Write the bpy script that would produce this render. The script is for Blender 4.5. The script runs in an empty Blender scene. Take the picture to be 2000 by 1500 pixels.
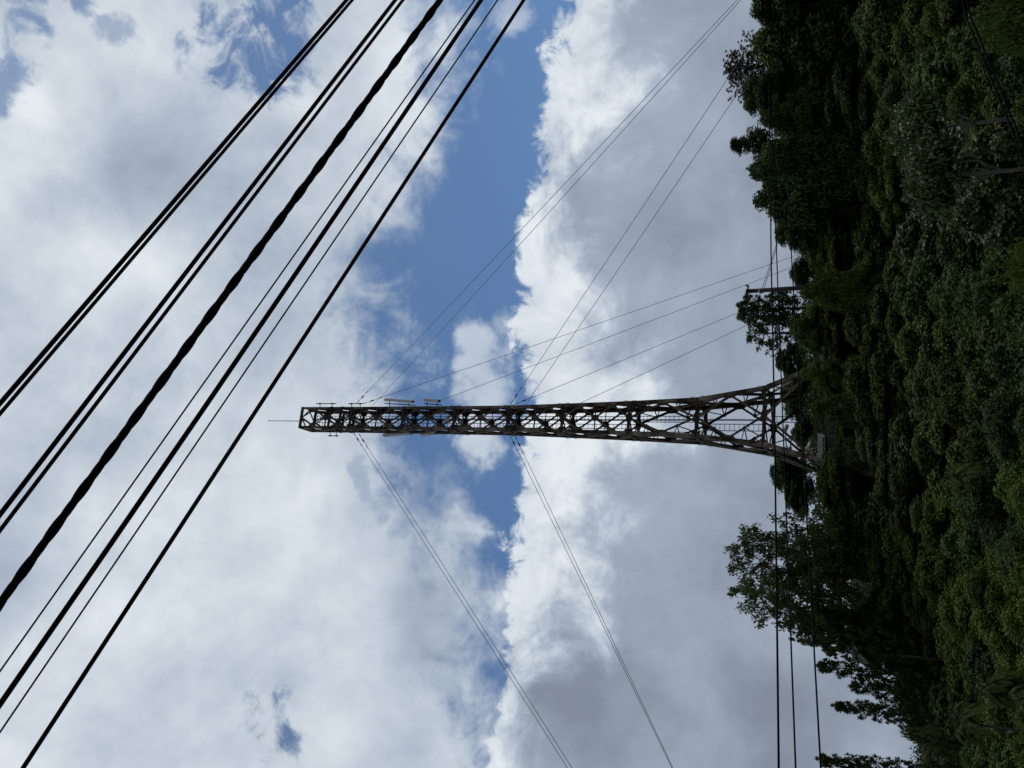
import bpy, math, random
import numpy as np
from mathutils import Vector, Matrix

sc = bpy.context.scene
COL = sc.collection
rnd = random.Random(7)

# ------------------------------------------------------------------ camera
FPX, PITCH, ROLL, CAMZ = 1650.0, math.radians(26.0), 0.0165, 1.6
Fv = Vector((0, math.cos(PITCH), math.sin(PITCH)))
Uv = Vector((0, -math.sin(PITCH), math.cos(PITCH)))
Rv = Vector((1, 0, 0))
XC = (-Uv * math.cos(ROLL) - Rv * math.sin(ROLL))
YC = (Rv * math.cos(ROLL) - Uv * math.sin(ROLL))
EYE = Vector((0, 0, CAMZ))
cam = bpy.data.cameras.new('camera')
cam.sensor_width = 36.0
cam.lens = 36.0 * FPX / 2000.0
cam.clip_start = 0.05
cam.clip_end = 9000
co = bpy.data.objects.new('camera', cam)
COL.objects.link(co)
m = Matrix.Identity(4)
for i in range(3):
    m[i][0], m[i][1], m[i][2], m[i][3] = XC[i], YC[i], -Fv[i], EYE[i]
co.matrix_world = m
sc.camera = co


def ray(px, py):
    return Fv + XC * ((px - 1000) / FPX) + YC * ((750 - py) / FPX)


def at(px, py, Y):
    d = ray(px, py)
    return EYE + d * (Y / d.y)


def at_dist(px, py, dist):
    return EYE + ray(px, py).normalized() * dist


def proj(p):
    d = Vector(p) - EYE
    a = d.dot(Fv)
    return (1000 + FPX * d.dot(XC) / a, 750 - FPX * d.dot(YC) / a, a)


# ------------------------------------------------------------------ tagging
def tag(o, label=None, cat=None, group=None, kind=None):
    if label:
        o['label'] = label
    if cat:
        o['category'] = cat
    if group:
        o['group'] = group
    if kind:
        o['kind'] = kind
    return o


def empty(name, loc, label, cat, group=None):
    o = bpy.data.objects.new(name, None)
    COL.objects.link(o)
    o.location = loc
    o.empty_display_size = 0.3
    return tag(o, label, cat, group)


def link(name, me, parent=None):
    o = bpy.data.objects.new(name, me)
    COL.objects.link(o)
    if parent is not None:
        o.parent = parent
    return o


# ------------------------------------------------------------------ materials
def new_mat(name):
    mt = bpy.data.materials.new(name)
    mt.use_nodes = True
    nt = mt.node_tree
    return mt, nt, nt.nodes['Principled BSDF']


def mixrgb(nt, fac, a, b, mode='MIX'):
    n = nt.nodes.new('ShaderNodeMix')
    n.data_type = 'RGBA'
    n.blend_type = mode
    for sock, v in ((n.inputs[0], fac), (n.inputs[6], a), (n.inputs[7], b)):
        if isinstance(v, bpy.types.NodeSocket):
            nt.links.new(v, sock)
        elif isinstance(v, (tuple, list)):
            sock.default_value = (*v, 1) if len(v) == 3 else v
        else:
            sock.default_value = v
    return n.outputs[2]


def noise(nt, scale, detail=4, rough=.6, vec=None, coord='Object', dist=0.0):
    n = nt.nodes.new('ShaderNodeTexNoise')
    n.inputs['Scale'].default_value = scale
    n.inputs['Detail'].default_value = detail
    n.inputs['Roughness'].default_value = rough
    n.inputs['Distortion'].default_value = dist
    if vec is None:
        tc = nt.nodes.new('ShaderNodeTexCoord')
        vec = tc.outputs[coord]
    nt.links.new(vec, n.inputs['Vector'])
    return n


def ramp(nt, fac, lo, hi):
    n = nt.nodes.new('ShaderNodeMapRange')
    n.clamp = True
    nt.links.new(fac, n.inputs[0])
    n.inputs[1].default_value = lo
    n.inputs[2].default_value = hi
    return n.outputs[0]


def leaf_mat(name, dark, light, tip, tipamt=.62, rough=.6, spec=.06, trans=.2, scale=.55):
    mt, nt, b = new_mat(name)
    oi = nt.nodes.new('ShaderNodeObjectInfo')
    n1 = noise(nt, scale, 3)
    n2 = noise(nt, 7.0, 2)
    c = mixrgb(nt, ramp(nt, n1.outputs[0], .35, .68), dark, light)
    c = mixrgb(nt, ramp(nt, n2.outputs[0], tipamt, tipamt + .14), c, tip)
    hs = nt.nodes.new('ShaderNodeHueSaturation')
    mr = nt.nodes.new('ShaderNodeMapRange')
    nt.links.new(oi.outputs['Random'], mr.inputs[0])
    mr.inputs[3].default_value = .486
    mr.inputs[4].default_value = .514
    nt.links.new(mr.outputs[0], hs.inputs['Hue'])
    mv = nt.nodes.new('ShaderNodeMath')
    mv.operation = 'MULTIPLY_ADD'
    nt.links.new(oi.outputs['Random'], mv.inputs[0])
    mv.inputs[1].default_value = 37.0
    mv.inputs[2].default_value = 0.0
    fr = nt.nodes.new('ShaderNodeMath')
    fr.operation = 'FRACT'
    nt.links.new(mv.outputs[0], fr.inputs[0])
    mr2 = nt.nodes.new('ShaderNodeMapRange')
    nt.links.new(fr.outputs[0], mr2.inputs[0])
    mr2.inputs[3].default_value = .8
    mr2.inputs[4].default_value = 1.3
    nt.links.new(mr2.outputs[0], hs.inputs['Value'])
    nt.links.new(c, hs.inputs['Color'])
    nt.links.new(hs.outputs[0], b.inputs['Base Color'])
    b.inputs['Roughness'].default_value = rough
    b.inputs['Specular IOR Level'].default_value = spec
    tr = nt.nodes.new('ShaderNodeBsdfTranslucent')
    nt.links.new(hs.outputs[0], tr.inputs['Color'])
    mx = nt.nodes.new('ShaderNodeMixShader')
    mx.inputs[0].default_value = trans
    nt.links.new(b.outputs[0], mx.inputs[1])
    nt.links.new(tr.outputs[0], mx.inputs[2])
    nt.links.new(mx.outputs[0], nt.nodes['Material Output'].inputs['Surface'])
    return mt


def plain_mat(name, a, b_, scale=3.0, rough=.7, metal=0.0, spec=.3, lo=.4, hi=.65, bump=0.0, detail=6):
    mt, nt, b = new_mat(name)
    n1 = noise(nt, scale, detail)
    c = mixrgb(nt, ramp(nt, n1.outputs[0], lo, hi), a, b_)
    nt.links.new(c, b.inputs['Base Color'])
    b.inputs['Roughness'].default_value = rough
    b.inputs['Metallic'].default_value = metal
    b.inputs['Specular IOR Level'].default_value = spec
    if bump:
        bp = nt.nodes.new('ShaderNodeBump')
        bp.inputs['Strength'].default_value = bump
        nt.links.new(n1.outputs[0], bp.inputs['Height'])
        nt.links.new(bp.outputs[0], b.inputs['Normal'])
    return mt


M = {}
M['leaf_olive'] = leaf_mat('leaf_olive', (.040, .066, .013), (.084, .116, .023), (.130, .155, .032))
M['leaf_dark'] = leaf_mat('leaf_dark', (.024, .047, .014), (.050, .082, .021), (.085, .115, .030))
M['leaf_teal'] = leaf_mat('leaf_teal', (.028, .050, .016), (.054, .082, .026), (.088, .118, .038))
M['leaf_tipped'] = leaf_mat('leaf_tipped', (.028, .050, .014), (.054, .078, .020), (.190, .185, .032), .56)
M['leaf_vine'] = leaf_mat('leaf_vine', (.036, .060, .017), (.068, .095, .028), (.115, .14, .048), .58, rough=.55, spec=.25)
M['leaf_airy'] = leaf_mat('leaf_airy', (.045, .075, .022), (.080, .115, .032), (.11, .15, .045), trans=.42)
M['leaf_reddish'] = leaf_mat('leaf_reddish', (.050, .036, .026), (.070, .055, .038), (.085, .075, .04))
M['leaf_fern'] = leaf_mat('leaf_fern', (.038, .058, .016), (.060, .082, .022), (.09, .11, .03), trans=.3)
M['leaf_pale'] = leaf_mat('leaf_pale', (.13, .17, .12), (.17, .21, .15), (.2, .24, .18), trans=.3)
M['bark'] = plain_mat('bark', (.035, .028, .022), (.075, .064, .052), 5, .9, bump=.4)
M['bark_pale'] = plain_mat('bark_pale', (.07, .062, .055), (.17, .155, .135), 3, .85, bump=.3)
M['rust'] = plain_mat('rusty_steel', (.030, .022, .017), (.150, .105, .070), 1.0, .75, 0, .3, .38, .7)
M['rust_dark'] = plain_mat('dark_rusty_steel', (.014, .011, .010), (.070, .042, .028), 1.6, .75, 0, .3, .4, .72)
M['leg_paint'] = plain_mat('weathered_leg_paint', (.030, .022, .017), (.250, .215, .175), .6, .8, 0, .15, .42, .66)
M['galv'] = plain_mat('galvanised_steel', (.30, .31, .32), (.45, .46, .47), 6, .45, .6, .5)
M['ladder'] = plain_mat('ladder_steel', (.015, .014, .016), (.03, .028, .028), 4, .7)
M['antenna'] = plain_mat('antenna_plastic', (.46, .47, .47), (.54, .55, .54), 2, .5)
M['wire'] = plain_mat('guy_wire_steel', (.10, .105, .115), (.15, .155, .165), 2, .5)
M['cable'] = plain_mat('black_cable_sheath', (.004, .0035, .006), (.008, .007, .010), 12, .85, 0, .06)
M['pole'] = plain_mat('weathered_pole_wood', (.010, .008, .007), (.022, .016, .013), 6, .85, bump=.3)
M['insul'] = plain_mat('brown_insulator', (.02, .015, .014), (.04, .03, .028), 8, .35)
M['roofing'] = plain_mat('corrugated_sheet', (.045, .048, .046), (.085, .09, .085), 1.5, .6)
M['wood_wall'] = plain_mat('weathered_boards', (.03, .03, .028), (.06, .058, .052), 2, .9)
M['concrete'] = plain_mat('concrete', (.22, .22, .21), (.34, .34, .32), 2, .9, bump=.2)
M['ground'] = plain_mat('forest_floor', (.008, .012, .004), (.020, .022, .009), .6, .95, bump=.3)


# ------------------------------------------------------------------ mesh builder
class MB:
    def __init__(s):
        s.v, s.f = [], []

    def add(s, vs, fs):
        b = len(s.v)
        s.v.extend(vs)
        s.f.extend([tuple(b + i for i in f) for f in fs])

    def prism(s, pts, n, t):
        n = Vector(n).normalized() * t / 2
        k = len(pts)
        vs = [tuple(Vector(p) - n) for p in pts] + [tuple(Vector(p) + n) for p in pts]
        fs = [tuple(reversed(range(k))), tuple(range(k, 2 * k))]
        fs += [(i, (i + 1) % k, k + (i + 1) % k, k + i) for i in range(k)]
        s.add(vs, fs)

    def bar(s, p, q, w, h, up=(0, 0, 1)):
        p, q = Vector(p), Vector(q)
        d = (q - p).normalized()
        u = Vector(up) - d * Vector(up).dot(d)
        if u.length < 1e-4:
            u = Vector((1, 0, 0)) - d * d.x
        u.normalize()
        r = d.cross(u)
        vs = []
        for c in (p, q):
            for a, b in ((-1, -1), (1, -1), (1, 1), (-1, 1)):
                vs.append(tuple(c + r * (a * w / 2) + u * (b * h / 2)))
        s.add(vs, [(3, 2, 1, 0), (4, 5, 6, 7), (0, 1, 5, 4), (1, 2, 6, 5), (2, 3, 7, 6), (3, 0, 4, 7)])

    def angle(s, p, q, w, nrm, t=.025):
        """an L-section: one flange in the plane facing nrm, the other standing behind it"""
        p, q, nrm = Vector(p), Vector(q), Vector(nrm).normalized()
        d = (q - p).normalized()
        r = d.cross(nrm).normalized()
        s.bar(p, q, w, t, nrm)
        off = r * (w / 2 - t / 2) - nrm * (w / 2 + t / 2)
        s.bar(p + off, q + off, t, w, nrm)

    def tube(s, pts, rad, n=6, cap=True):
        pts = [Vector(p) for p in pts]
        if not isinstance(rad, (list, tuple)):
            rad = [rad] * len(pts)
        vs = []
        ref = None
        for i, p in enumerate(pts):
            d = (pts[min(i + 1, len(pts) - 1)] - pts[max(i - 1, 0)]).normalized()
            if ref is None:
                ref = Vector((0, 0, 1)) if abs(d.z) < .9 else Vector((1, 0, 0))
            u = (ref - d * ref.dot(d)).normalized()
            ref = u
            w = d.cross(u)
            for k in range(n):
                a = 2 * math.pi * k / n
                vs.append(tuple(p + (u * math.cos(a) + w * math.sin(a)) * rad[i]))
        fs = []
        for i in range(len(pts) - 1):
            for k in range(n):
                fs.append((i * n + k, i * n + (k + 1) % n, (i + 1) * n + (k + 1) % n, (i + 1) * n + k))
        if cap:
            fs.append(tuple(reversed(range(n))))
            fs.append(tuple(range((len(pts) - 1) * n, len(pts) * n)))
        s.add(vs, fs)

    def mesh(s, name, mat, smooth=False):
        me = bpy.data.meshes.new(name)
        me.from_pydata([tuple(v) for v in s.v], [], s.f)
        me.materials.append(mat)
        if smooth:
            me.polygons.foreach_set('use_smooth', [True] * len(me.polygons))
        me.update()
        return me

    def build(s, name, mat, parent=None, smooth=False):
        org = Vector((0, 0, 0))
        if parent is not None:
            org = parent.matrix_world.translation if False else getattr(s, 'origin', Vector((0, 0, 0)))
        me = s.mesh(name, mat, smooth)
        return link(name, me, parent)


def local(mb, root):
    """shift world-space vertices into the root's frame (roots carry no rotation here)"""
    o = root.location
    mb.v = [(v[0] - o.x, v[1] - o.y, v[2] - o.z) for v in mb.v]
    return mb


# ------------------------------------------------------------------ terrain
GY = [-3000, -60, -8, 10, 16, 24, 31, 38, 46, 54, 62, 66, 69.5, 72, 76, 86, 110, 160, 260, 3000]
GZ = [8, 3, 0, 0, -3, -7, -8.8, -8.6, -7.6, -5.5, -2.4, .2, 4.6, 8.3, 9.5, 10, 8, 2, -6, -10]


def sst(a, b, x):
    t = np.clip((x - a) / (b - a), 0, 1)
    return t * t * (3 - 2 * t)


def ground(x, y):
    z = np.interp(y, GY, GZ)
    w = sst(48, 74, y) * (1 - sst(150, 260, y))
    z = z - w * 8.5 * sst(7, 34, -np.asarray(x, float)) + w * 1.0 * sst(8, 30, np.asarray(x, float))
    z = z + .25 * np.sin(np.asarray(x) * .31 + .4) * np.sin(np.asarray(y) * .27) * (1 - np.exp(-np.abs(y) / 30)) * (1 - sst(8, 3, np.abs(np.asarray(x) + 3.3)) * 0)
    return z


def axis_samples(fine0, fine1, step, far):
    a = list(np.arange(fine0, fine1 + .01, step))
    g, x = [], fine1
    s = step
    while x < far:
        s *= 1.35
        x += s
        g.append(x)
    lo, x, s = [], fine0, step
    while x > -far:
        s *= 1.35
        x -= s
        lo.append(x)
    return np.array(lo[::-1] + a + g)


gx, gy = axis_samples(-70, 70, 1.4, 3000), axis_samples(-12, 130, 1.4, 3000)
GX, GYY = np.meshgrid(gx, gy)
GZZ = ground(GX, GYY)
gv = np.stack([GX, GYY, GZZ], -1).reshape(-1, 3)
nx, ny = len(gx), len(gy)
ii = np.arange(nx * ny).reshape(ny, nx)
gf = np.stack([ii[:-1, :-1], ii[:-1, 1:], ii[1:, 1:], ii[1:, :-1]], -1).reshape(-1, 4)
me = bpy.data.meshes.new('ground')
me.from_pydata(gv.tolist(), [], gf.tolist())
me.materials.append(M['ground'])
me.polygons.foreach_set('use_smooth', [True] * len(me.polygons))
tag(link('ground', me), 'steep wooded hillside under the trees', None, None, 'structure')


# ------------------------------------------------------------------ foliage
def nrmz(a):
    return a / np.maximum(np.linalg.norm(a, axis=-1, keepdims=True), 1e-9)


def leaves_mesh(name, c, n, d, L, W, mat, fold=.15):
    """one folded kite-shaped leaf per row: c centre, n normal, d direction"""
    n = nrmz(n)
    d = nrmz(d - n * np.sum(d * n, -1, keepdims=True))
    s = np.cross(n, d)
    L = np.asarray(L).reshape(-1, 1) * np.ones((len(c), 1))
    W = np.asarray(W).reshape(-1, 1) * np.ones((len(c), 1))
    v = np.empty((len(c), 4, 3), np.float32)
    v[:, 0] = c - d * L * .5
    v[:, 1] = c + s * W * .5 + n * W * fold - d * L * .05
    v[:, 2] = c + d * L * .5 - n * L * .12
    v[:, 3] = c - s * W * .5 + n * W * fold - d * L * .05
    k = len(c)
    me = bpy.data.meshes.new(name)
    me.vertices.add(4 * k)
    me.vertices.foreach_set('co', v.ravel())
    me.loops.add(4 * k)
    me.loops.foreach_set('vertex_index', np.arange(4 * k, dtype=np.int32))
    me.polygons.add(k)
    me.polygons.foreach_set('loop_start', np.arange(0, 4 * k, 4, dtype=np.int32))
    me.materials.append(mat)
    me.update()
    me.validate()
    return me


def clump_leaves(rng, centres, radii, per, flat=.75, up=.8, droop=.35):
    C, N, D = [], [], []
    for c, r in zip(centres, radii):
        k = int(per * (r / np.mean(radii)) ** 2)
        o = nrmz(rng.normal(size=(k, 3)))
        o[:, 2] = np.where(o[:, 2] < -.35, -o[:, 2], o[:, 2])
        rr = rng.random((k, 1)) ** .38
        lump = 1 + .22 * np.sin(o[:, :1] * 5 + c[0] * 7) * np.cos(o[:, 1:2] * 5 + c[1] * 5)
        p = o * rr * r * lump
        p[:, 2] *= flat
        C.append(p + c)
        N.append(.55 * o + np.array([0, 0, up]) + .55 * rng.normal(size=(k, 3)))
        dd = rng.normal(size=(k, 3)) + o * .5
        dd[:, 2] -= droop
        D.append(dd)
    return np.concatenate(C), np.concatenate(N), np.concatenate(D)


def limb_path(a, b, rng, k=5, bend=.12):
    a, b = np.array(a, float), np.array(b, float)
    L = np.linalg.norm(b - a)
    pts = [a + (b - a) * t + rng.normal(size=3) * bend * L * math.sin(math.pi * t) * .5 + np.array([0, 0, -.10 * L * math.sin(math.pi * t)]) for t in np.linspace(0, 1, k)]
    return pts


PROTO = {}


def register(name, trunk, crown_me, H, W, cat='tree', tmat='bark'):
    PROTO[name] = dict(trunk=trunk.mesh(name + '_trunk', M[tmat], True), crown=crown_me, H=H, W=W, used=0)


def broadleaf(name, seed, H=9.0, R=3.2, base=.12, ncl=38, per=1250, L=.20, W=.10, mat='leaf_olive',
              flat=.75, droop=.35, up=.8, tmat='bark', clr=(.26, .42), shell=(.55, .92), lean=.0):
    rng = np.random.default_rng(seed)
    h0 = H * base
    cz, rz = (H + h0) / 2, (H - h0) / 2
    cen, rad = [], []
    while len(cen) < ncl:
        d = nrmz(rng.normal(size=3))
        if d[2] < -.55:
            continue
        r = R * rng.uniform(*clr)
        f = rng.uniform(*shell)
        prof = 1.0 if d[2] > 0 else .9
        p = np.array([d[0] * (R - r * .8) * f * prof, d[1] * (R - r * .8) * f * prof, cz + d[2] * (rz - r * flat * .8) * f])
        p[0] += lean * (p[2] - h0)
        if cen and min(np.linalg.norm(p - q) for q in cen) < R * .17:
            continue
        cen.append(p)
        rad.append(r)
    cen.append(np.array([lean * H * .6, 0, H - R * .3]))
    rad.append(R * .3)
    C, N, D = clump_leaves(rng, cen, rad, per, flat, up, droop)
    k = len(C)
    sc_ = rng.uniform(.7, 1.25, size=k)
    me = leaves_mesh(name + '_crown', C, N, D, L * sc_, W * sc_, M[mat])
    t = MB()
    tr = (R * .055 + .05) * (1 if base < .5 else .62)
    top = np.array([lean * H * .4, 0, max(H * .62, h0 + .3 * (H - h0))])
    t.tube([(0, 0, -1.0), (0, 0, 0), (.1, .05, h0 * .6), (.0 + lean * h0, .1, h0 * (1.1 if base < .5 else 1.0)), tuple(top)], [tr * 1.5, tr * 1.25, tr, tr * .8, tr * .3], 8)
    for q in sorted(range(len(cen)), key=lambda j: rng.random())[:14 if base < .5 else 5]:
        t0 = rng.uniform(.15, .8) if base < .5 else rng.uniform(0, .3)
        a = np.array([lean * h0, .1, h0 * .9]) * (1 - t0) + top * t0
        pts = limb_path(a, cen[q], rng)
        t.tube([tuple(p) for p in pts], [tr * .42, tr * .34, tr * .26, tr * .18, tr * .07], 5)
    register(name, t, me, H, 2 * R, tmat=tmat)


broadleaf('broad_a', 1, mat='leaf_olive')
broadleaf('broad_b', 2, L=.25, W=.13, H=8, R=3.4, ncl=30, clr=(.3, .46), mat='leaf_dark', per=1250)
broadleaf('broad_c', 3, H=9.5, R=2.9, ncl=44, clr=(.22, .36), per=1450, mat='leaf_teal', L=.15, W=.075)
broadleaf('broad_d', 4, H=8.5, R=3.3, ncl=48, clr=(.18, .32), per=950, mat='leaf_tipped', L=.21, W=.11)
broadleaf('broad_e', 5, H=10, R=3.0, ncl=40, clr=(.24, .38), mat='leaf_olive', L=.16, W=.08, per=1500, lean=.08)
broadleaf('broad_f', 6, H=9, R=3.1, ncl=36, clr=(.22, .44), mat='leaf_dark', L=.30, W=.16, per=640, lean=-.06)
broadleaf('vine_a', 7, H=9, R=3.0, ncl=34, clr=(.24, .36), mat='leaf_vine', L=.25, W=.19, per=600, flat=1.2, droop=.8, up=.5)
broadleaf('vine_b', 8, H=10, R=2.7, ncl=34, clr=(.22, .34), mat='leaf_vine', L=.22, W=.17, per=700, flat=1.4, droop=.9, up=.45)
broadleaf('pale_trunk', 13, H=9, R=2.6, base=.80, ncl=26, per=420, L=.22, W=.15, mat='leaf_vine', droop=.6, up=.6, tmat='bark_pale')
broadleaf('narrow_a', 9, H=9, R=2.0, ncl=34, clr=(.28, .42), mat='leaf_dark', L=.18, W=.08, per=900, base=.15)
broadleaf('bush_a', 10, H=4.2, R=2.2, ncl=26, clr=(.28, .44), mat='leaf_teal', L=.16, W=.085, per=800, base=.05)
broadleaf('bush_b', 11, H=3.6, R=2.6, ncl=30, clr=(.24, .4), mat='leaf_olive', L=.14, W=.075, per=1000, base=.05)


def airy(name, seed, H=11.0, R=5.2):
    rng = np.random.default_rng(seed)
    t = MB()
    fork = np.array([0, 0, H * .46])
    t.tube([(0, 0, -1), (0, 0, 0), (.1, 0, H * .25), tuple(fork)], [.26, .24, .19, .16], 8)
    t.tube([tuple(fork), (.1, 0, H * .6), (0, .1, H * .78)], [.16, .12, .06], 7)
    tips, limb_pts = [], []
    for i in range(24):
        a = i * 2.4 + rng.uniform(-.3, .3)
        el = rng.uniform(.05, 1.0)
        rr = R * (.45 + .40 * rng.random())
        tip = np.array([math.cos(a) * rr * math.cos(el), math.sin(a) * rr * math.cos(el), H * .52 + math.sin(el) * H * .40])
        s0 = fork + np.array([0, 0, rng.uniform(-.06, .22) * H])
        pts = limb_path(s0, tip, rng, 6, .16)
        t.tube([tuple(p) for p in pts], [.09, .075, .055, .04, .028, .012], 6)
        limb_pts.extend(pts[1:])
    limb_pts = np.array(limb_pts)
    ctr = np.array([0, 0, H * .60])
    while len(tips) < 360:
        o = nrmz(rng.normal(size=3))
        q = o * rng.random() ** .5 * np.array([R * .95, R * .95, H * .36 if o[2] > 0 else H * .22])
        q = q + ctr
        if q[2] < H * .46 and math.hypot(q[0], q[1]) < R * .45:
            continue
        if tips and np.min(np.linalg.norm(np.array(tips) - q, axis=1)) < R * .075:
            continue
        b = limb_pts[np.argmin(np.linalg.norm(limb_pts - q, axis=1))]
        t.tube([tuple(b), tuple((b + q) / 2 + rng.normal(size=3) * .1), tuple(q)], [.03, .018, .008], 4)
        tips.append(q)
    cen, rad = [], []
    for q in tips:
        for j in range(2):
            cen.append(q + rng.normal(size=3) * .2)
            rad.append(rng.uniform(.055, .105) * R)
    C, N, D = clump_leaves(rng, cen, rad, 40, .8, .5, .2)
    k = len(C)
    s = rng.uniform(.7, 1.25, size=k)
    me = leaves_mesh(name + '_crown', C, N, D, .20 * s, .12 * s, M['leaf_airy'])
    register(name, t, me, H, 2 * R * .98)


airy('airy_a', 21)
airy('airy_b', 23, 9, 3.2)


def rosette_tree(name, seed, H, R, mat, L, W, nb=46, per=14, top_bias=1.0, droop=.1, base=.25, upness=.6, cone=0.0, twig=.02):
    """branches that end in star-like leaf tufts; cone=1 tapers the outline to a point"""
    rng = np.random.default_rng(seed)
    t = MB()
    t.tube([(0, 0, -1), (0, 0, 0), (.04, .03, H * .5), (0, 0, H * .97)], [.045 * R + .08, .04 * R + .07, .03 * R + .04, .015], 7)
    C, N, D, LL = [], [], [], []

    def tuft(p, ax, k, l):
        o = nrmz(rng.normal(size=(k, 3)) * .75 + ax)
        C.append(p + o * l * .5)
        D.append(o)
        N.append(np.array([0, 0, 1.0]) + .8 * rng.normal(size=(k, 3)))
        LL.append(np.full(k, l) * rng.uniform(.75, 1.2, size=k))
    for i in range(nb):
        u = (i + .5) / nb
        z = H * (base + (1 - base) * u ** .9)
        a = i * 2.39996 + rng.uniform(-.4, .4)
        env = (1 - cone * (u ** 1.15)) * (1 - (1 - cone) * max(0, u - .6) * 1.9)
        rr = R * max(env, .08) * rng.uniform(.65, 1.05)
        d = np.array([math.cos(a), math.sin(a), upness * rng.uniform(.5, 1.3)])
        p0 = np.array([0, 0, min(z - rr * .15, H * .95)])
        p1 = p0 + d * rr
        p1[2] = min(p1[2], H)
        pm = (p0 + p1) / 2 + np.array([0, 0, -.1 * rr])
        t.tube([tuple(p0), tuple(pm), tuple(p1)], [twig * 1.8, twig * 1.2, twig * .5], 4)
        nt_ = max(3, int(7 * rr / R) + 2)
        for j in range(nt_):
            s = rng.uniform(.35, 1.0)
            p = (1 - s) ** 2 * p0 + 2 * s * (1 - s) * pm + s * s * p1 + rng.normal(size=3) * .13 * rr
            tuft(p, nrmz(d + np.array([0, 0, .3])) * .7, per, L)
        tuft(p1, nrmz(d), per, L)
    tuft(np.array([0, 0, H - L * .4]), np.array([0, 0, 1.2]), per * 2, L)
    C, N, D, LL = np.concatenate(C), np.concatenate(N), np.concatenate(D), np.concatenate(LL)
    D[:, 2] -= droop
    me = leaves_mesh(name + '_crown', C, N, D, LL, LL * (W / L), M[mat])
    register(name, t, me, H, 2 * R)


rosette_tree('longleaf', 31, 7, 2.2, 'leaf_dark', .42, .10, nb=60, per=13)
rosette_tree('longleaf_open', 32, 6, 1.9, 'leaf_dark', .46, .11, nb=22, per=7, base=.2, twig=.015)
rosette_tree('sparse_twigs', 33, 8, 2.1, 'leaf_reddish', .19, .08, nb=100, per=12, base=.35, upness=1.0, twig=.02)
rosette_tree('spiky_a', 34, 9.5, 1.9, 'leaf_dark', .30, .07, nb=74, per=17, cone=.85, base=.12, upness=.7, twig=.025)
rosette_tree('spiky_b', 35, 9, 1.7, 'leaf_dark', .34, .08, nb=52, per=15, cone=.8, base=.12, upness=.9, twig=.025)
rosette_tree('plume', 36, 8, 1.25, 'leaf_teal', .62, .10, nb=26, per=10, cone=.92, base=.45, upness=1.6, twig=.02)


def fern(name, seed, H=5.0, n=17, FL=2.3, mat='leaf_fern'):
    rng = np.random.default_rng(seed)
    t = MB()
    t.tube([(0, 0, -1), (0, 0, 0), (.05, .03, H * .5), (0, 0, H)], [.14, .13, .10, .09], 8)
    C, N, D, LL = [], [], [], []
    for i in range(n):
        a = i * 2.39996 + rng.uniform(-.2, .2)
        d = np.array([math.cos(a), math.sin(a), 0])
        el = rng.uniform(.45, 1.0)
        fl = FL * rng.uniform(.8, 1.1)
        pts = []
        for s in np.linspace(0, 1, 24):
            pts.append(np.array([0, 0, H]) + d * fl * s * math.cos(el * (1 - .4 * s)) + np.array([0, 0, fl * (math.sin(el) * s - .75 * s * s)]))
        t.tube([tuple(p) for p in pts[::4]] + [tuple(pts[-1])], [.02, .018, .015, .012, .009, .006, .004], 4)
        side = np.array([-d[1], d[0], 0])
        for j in range(2, 24):
            s = j / 23
            l = .52 * math.sin(math.pi * min(1, .12 + s * .9)) ** .7 + .04
            tg = nrmz(pts[j] - pts[j - 1])
            for sg in (-1, 1):
                dd = nrmz(side * sg + tg * .45 - np.array([0, 0, .18]))
                C.append(pts[j] + dd * l * .5)
                D.append(dd)
                N.append(np.cross(tg, side) * (-1 if np.cross(tg, side)[2] < 0 else 1) + .1 * rng.normal(size=3))
                LL.append(l)
    LL = np.array(LL)
    me = leaves_mesh(name + '_crown', np.array(C), np.array(N), np.array(D), LL, np.full(len(LL), .10), M[mat], .05)
    register(name, t, me, H + .9, 2 * FL * .8)


fern('fern_a', 41)
fern('fern_b', 42, 4.0, 14, 2.0)
fern('fern_pale', 43, 6.0, 9, 1.6, 'leaf_pale')

NAMES = dict(fern='tree_fern', spiky='conifer_tree', bush='shrub', vine='vine_covered_tree', airy='spreading_tree', plume='palm_like_tree')
CATS = dict(fern='tree fern', bush='shrub', spiky='tree')
logs = []


def place(proto, px, py, Y, wpx, label, rot=None, group=None, hmin=None):
    """crown top at the point seen along (px, py) at distance Y, crown wpx reference pixels wide, standing on the ground"""
    P = PROTO[proto]
    p = at(px, py, Y)
    a = (p - EYE).dot(Fv)
    g = float(ground(p.x, p.y))
    H = p.z - g
    w = wpx * a / FPX
    key = proto.split('_')[0]
    nm = NAMES.get(key, 'broadleaf_tree')
    cat = CATS.get(key, 'tree')
    r = empty(nm, (p.x, p.y, g), label, cat, group or ('shrubs on the hillside' if cat == 'shrub' else 'tree ferns on the hillside' if key == 'fern' else 'trees on the hillside'))
    r.rotation_euler = (0, 0, rnd.uniform(0, 6.28) if rot is None else rot)
    r.scale = (w / P['W'], w / P['W'], H / P['H'])
    link('trunk', P['trunk'], r)
    link('crown' if key != 'fern' else 'frond_crown', P['crown'], r)
    logs.append((proto, round(px), round(py), round(Y), round(H, 1), round(w, 1)))
    return r


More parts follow.
